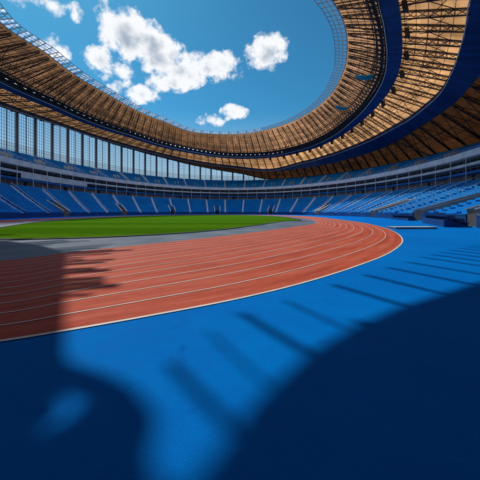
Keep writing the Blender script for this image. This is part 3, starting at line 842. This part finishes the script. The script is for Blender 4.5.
# ------------------------------------------------------------------ things on the floor
# low step by the track
a, c = ground(396,229.2), ground(437,229.0)
t = thing('low_platform', 'long low grey-topped platform on blue floor beside the track bend', 'platform')
ux, uy = c[0]-a[0], c[1]-a[1]; l = math.hypot(ux,uy); t.location = (a[0],a[1],0); t.rotation_euler = (0,0,math.atan2(uy,ux))
m = MB(); m.box(0,0,0,l,1.4,.17); m.build('base', M['cheek'], t)
m = MB(); m.box(-.06,-.06,.172,l+.06,1.46,.21); m.build('top_board', M['fascia'], t)
# banks of dark folding seats against the near right wall
def bench_bank(x0, y0, x1, y1, rows, label):
    t = thing('seat_bank', label, 'seat bank', None)
    dx, dy = x1-x0, y1-y0; l = math.hypot(dx,dy); t.location = (x0,y0,0); t.rotation_euler = (0,0,math.atan2(dy,dx))
    n = int(l/.56)
    for r in range(rows):
        m = MB(); m.box(0,-r*.85-.5,0,l,-r*.85+.35,.12+r*.34); m.build('step', M['frontwall'], t)
        for k in range(n):
            m = MB(); x = .28+k*.56; y = -r*.85; z = .12+r*.34
            m.box(x-.22,y-.2,z+.38,x+.22,y+.2,z+.44); m.hexa([(x-.22,y-.25,z+.42),(x+.22,y-.25,z+.42),(x+.22,y-.2,z+.42),(x-.22,y-.2,z+.42)],[(x-.22,y-.34,z+.86),(x+.22,y-.34,z+.86),(x+.22,y-.29,z+.86),(x-.22,y-.29,z+.86)])
            m.box(x-.04,y-.1,z+.002,x+.04,y+.1,z+.379)
            m.build('seat', M['seat2'], t)
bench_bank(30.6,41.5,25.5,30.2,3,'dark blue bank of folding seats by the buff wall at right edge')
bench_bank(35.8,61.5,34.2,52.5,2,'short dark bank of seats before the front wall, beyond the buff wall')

# ------------------------------------------------------------------ world, sun, camera
w = bpy.data.worlds.new('World'); scene.world = w; w.use_nodes = True
nt = w.node_tree; g = NT(nt); bg = nt.nodes['Background']; out = nt.nodes['World Output']
sky = g.n('ShaderNodeTexSky'); sky.sky_type = 'NISHITA'; sky.sun_disc = False
sky.sun_elevation = R(SUN_EL); sky.sun_rotation = R(-SUN_AZ); sky.altitude = 300; sky.air_density = 1.0; sky.dust_density = .7; sky.ozone_density = 2.0
tint = g.n('ShaderNodeMix', data_type='RGBA', blend_type='MULTIPLY'); tint.inputs['Factor'].default_value = 1
nt.links.new(sky.outputs[0], tint.inputs['A']); tint.inputs['B'].default_value = (.24,.88,1.06,1)
bg.inputs['Strength'].default_value = .096
tc = g.n('ShaderNodeTexCoord').outputs['Generated']
sx = g.n('ShaderNodeSeparateXYZ'); g.put(sx.inputs[0], tc)
az = g.m('ARCTAN2', sx.outputs[0], sx.outputs[1]); el = g.m('ARCSINE', sx.outputs[2])
def ae(px, py):
    x, y, z = (px-240)/F, 1.0, (HZ-py)/F; n = math.sqrt(x*x+y*y+z*z); return math.atan2(x,y), math.asin(z/n)
wz = g.noise(tc, 14, 7, .65); wz2 = g.noise(tc, 11.3, 7, .65, .3)
azw = g.m('ADD', az, g.m('MULTIPLY', g.m('SUBTRACT', wz, .5), .05)); elw = g.m('ADD', el, g.m('MULTIPLY', g.m('SUBTRACT', wz2, .5), .05))
hz_ = g.ramp(el, R(21), R(5), 0, .62)
nt.links.new(g.mix(hz_, tint.outputs['Result'], (6.2,7.6,8.8,1)), bg.inputs['Color'])
blobs = [(128,36,24,20,1.0),(150,46,22,17,1.0),(163,60,26,15,1.0),(182,70,22,14,.95),(172,84,20,9,.8),(212,66,25,13,.85),(266,53,17,14,.95),
         (104,63,17,12,.8),(118,70,14,9,.6),(142,95,18,8,.75),(125,88,12,6,.55),(233,112,11,7,.8),(207,119,15,6,.55),(50,6,26,9,.7),(72,12,10,8,.6),(20,0,14,6,.5),
         (52,48,16,9,.85),(110,18,16,14,.3),(-60,30,60,25,.8),(430,60,40,20,.7)]
wide = [(R(150),R(40),.7,.35,1.0),(R(-140),R(35),.6,.3,1.0),(R(85),R(55),.6,.3,.9),(R(-100),R(48),.5,.25,.9),(0.0,R(76),3.2,.34,1.4)]   # unseen cumulus added to brighten the shaded areas
tot = 0.0
def sized(b_):
    px, py, rx, ry, s_ = b_; k = 1/(1+((px-240)/F)**2); return (*ae(px,py), rx/F*k*1.15, ry/F*math.sqrt(k)*.95, s_)
for (a0,e0,ra,re,s_) in [sized(b_) for b_ in blobs]+wide:
    da = g.m('DIVIDE', g.m('SUBTRACT', azw, a0), ra); de = g.m('DIVIDE', g.m('SUBTRACT', elw, e0), re)
    v = g.m('MULTIPLY', g.m('SUBTRACT', 1.0, g.m('MULTIPLY', g.m('ADD', g.m('MULTIPLY', da, da), g.m('MULTIPLY', de, de)), .62), clamp=True), s_)
    tot = g.m('MAXIMUM', tot, v) if not isinstance(tot, float) else v
n1 = g.noise(tc, 20, 12, .62, .15); n2 = g.noise(tc, 48, 6, .55)
dens = g.m('ADD', tot, g.m('ADD', g.m('MULTIPLY', g.m('SUBTRACT', n1, .5), 2.7), g.m('MULTIPLY', g.m('SUBTRACT', n2, .5), .4)))
dens = g.m('MULTIPLY', dens, g.ramp(tot, .0, .12))
alpha = g.m('MAXIMUM', g.ramp(dens, .12, .74), g.ramp(el, R(44), R(56), 0, 1.0))     # unseen cloud deck added overhead to lift the ambient light
sunv = (-math.sin(R(SUN_AZ))*math.cos(R(SUN_EL)), math.cos(R(SUN_AZ))*math.cos(R(SUN_EL)), math.sin(R(SUN_EL)))
off = g.n('ShaderNodeVectorMath', operation='ADD'); g.put(off.inputs[0], tc); off.inputs[1].default_value = tuple(.02*c_ for c_ in sunv)
n1s = g.noise(off.outputs[0], 20, 7, .55, .15)
thick = g.m('ADD', g.m('MULTIPLY', tot, .9), g.m('ADD', g.m('MULTIPLY', g.m('SUBTRACT', n1s, .5), .9), g.m('MULTIPLY', g.m('SUBTRACT', n2, .5), .12)))
core = g.m('MULTIPLY', g.ramp(thick, .66, 1.08, 0, .95), g.ramp(el, R(44), R(52), 1, 0))
ccol = g.mix(g.ramp(el, R(44), R(54), 0, 1), g.mix(core, (.93,.95,.98,1), (.33,.42,.53,1)), (.42,.72,1.35,1))   # added deck coloured bright blue to turn the shadows bluer
cb = g.n('ShaderNodeBackground'); nt.links.new(ccol, cb.inputs['Color']); cb.inputs['Strength'].default_value = 1.02
ms = g.n('ShaderNodeMixShader'); nt.links.new(alpha, ms.inputs[0]); nt.links.new(bg.outputs[0], ms.inputs[1]); nt.links.new(cb.outputs[0], ms.inputs[2])
nt.links.new(ms.outputs[0], out.inputs['Surface'])

sl = bpy.data.lights.new('sun', 'SUN'); sl.energy = 2.7; sl.angle = R(.27); sl.color = (1,.95,.87)
so = bpy.data.objects.new('sun', sl); COL.objects.link(so)
so.rotation_euler = Vector(sunv).to_track_quat('Z', 'Y').to_euler()
cam = bpy.data.cameras.new('camera'); co = bpy.data.objects.new('camera', cam); COL.objects.link(co)
co.location = (0,0,EYE); co.rotation_euler = (R(90),0,0)
cam.sensor_width = 36; cam.lens = F/480*36; cam.shift_y = -(240-HZ)/480; cam.clip_start = .05; cam.clip_end = 6000
scene.camera = co
scene.view_settings.view_transform = 'Standard'; scene.view_settings.look = 'None'; scene.view_settings.exposure = 0
scene.cycles.max_bounces = 8; scene.cycles.transparent_max_bounces = 12
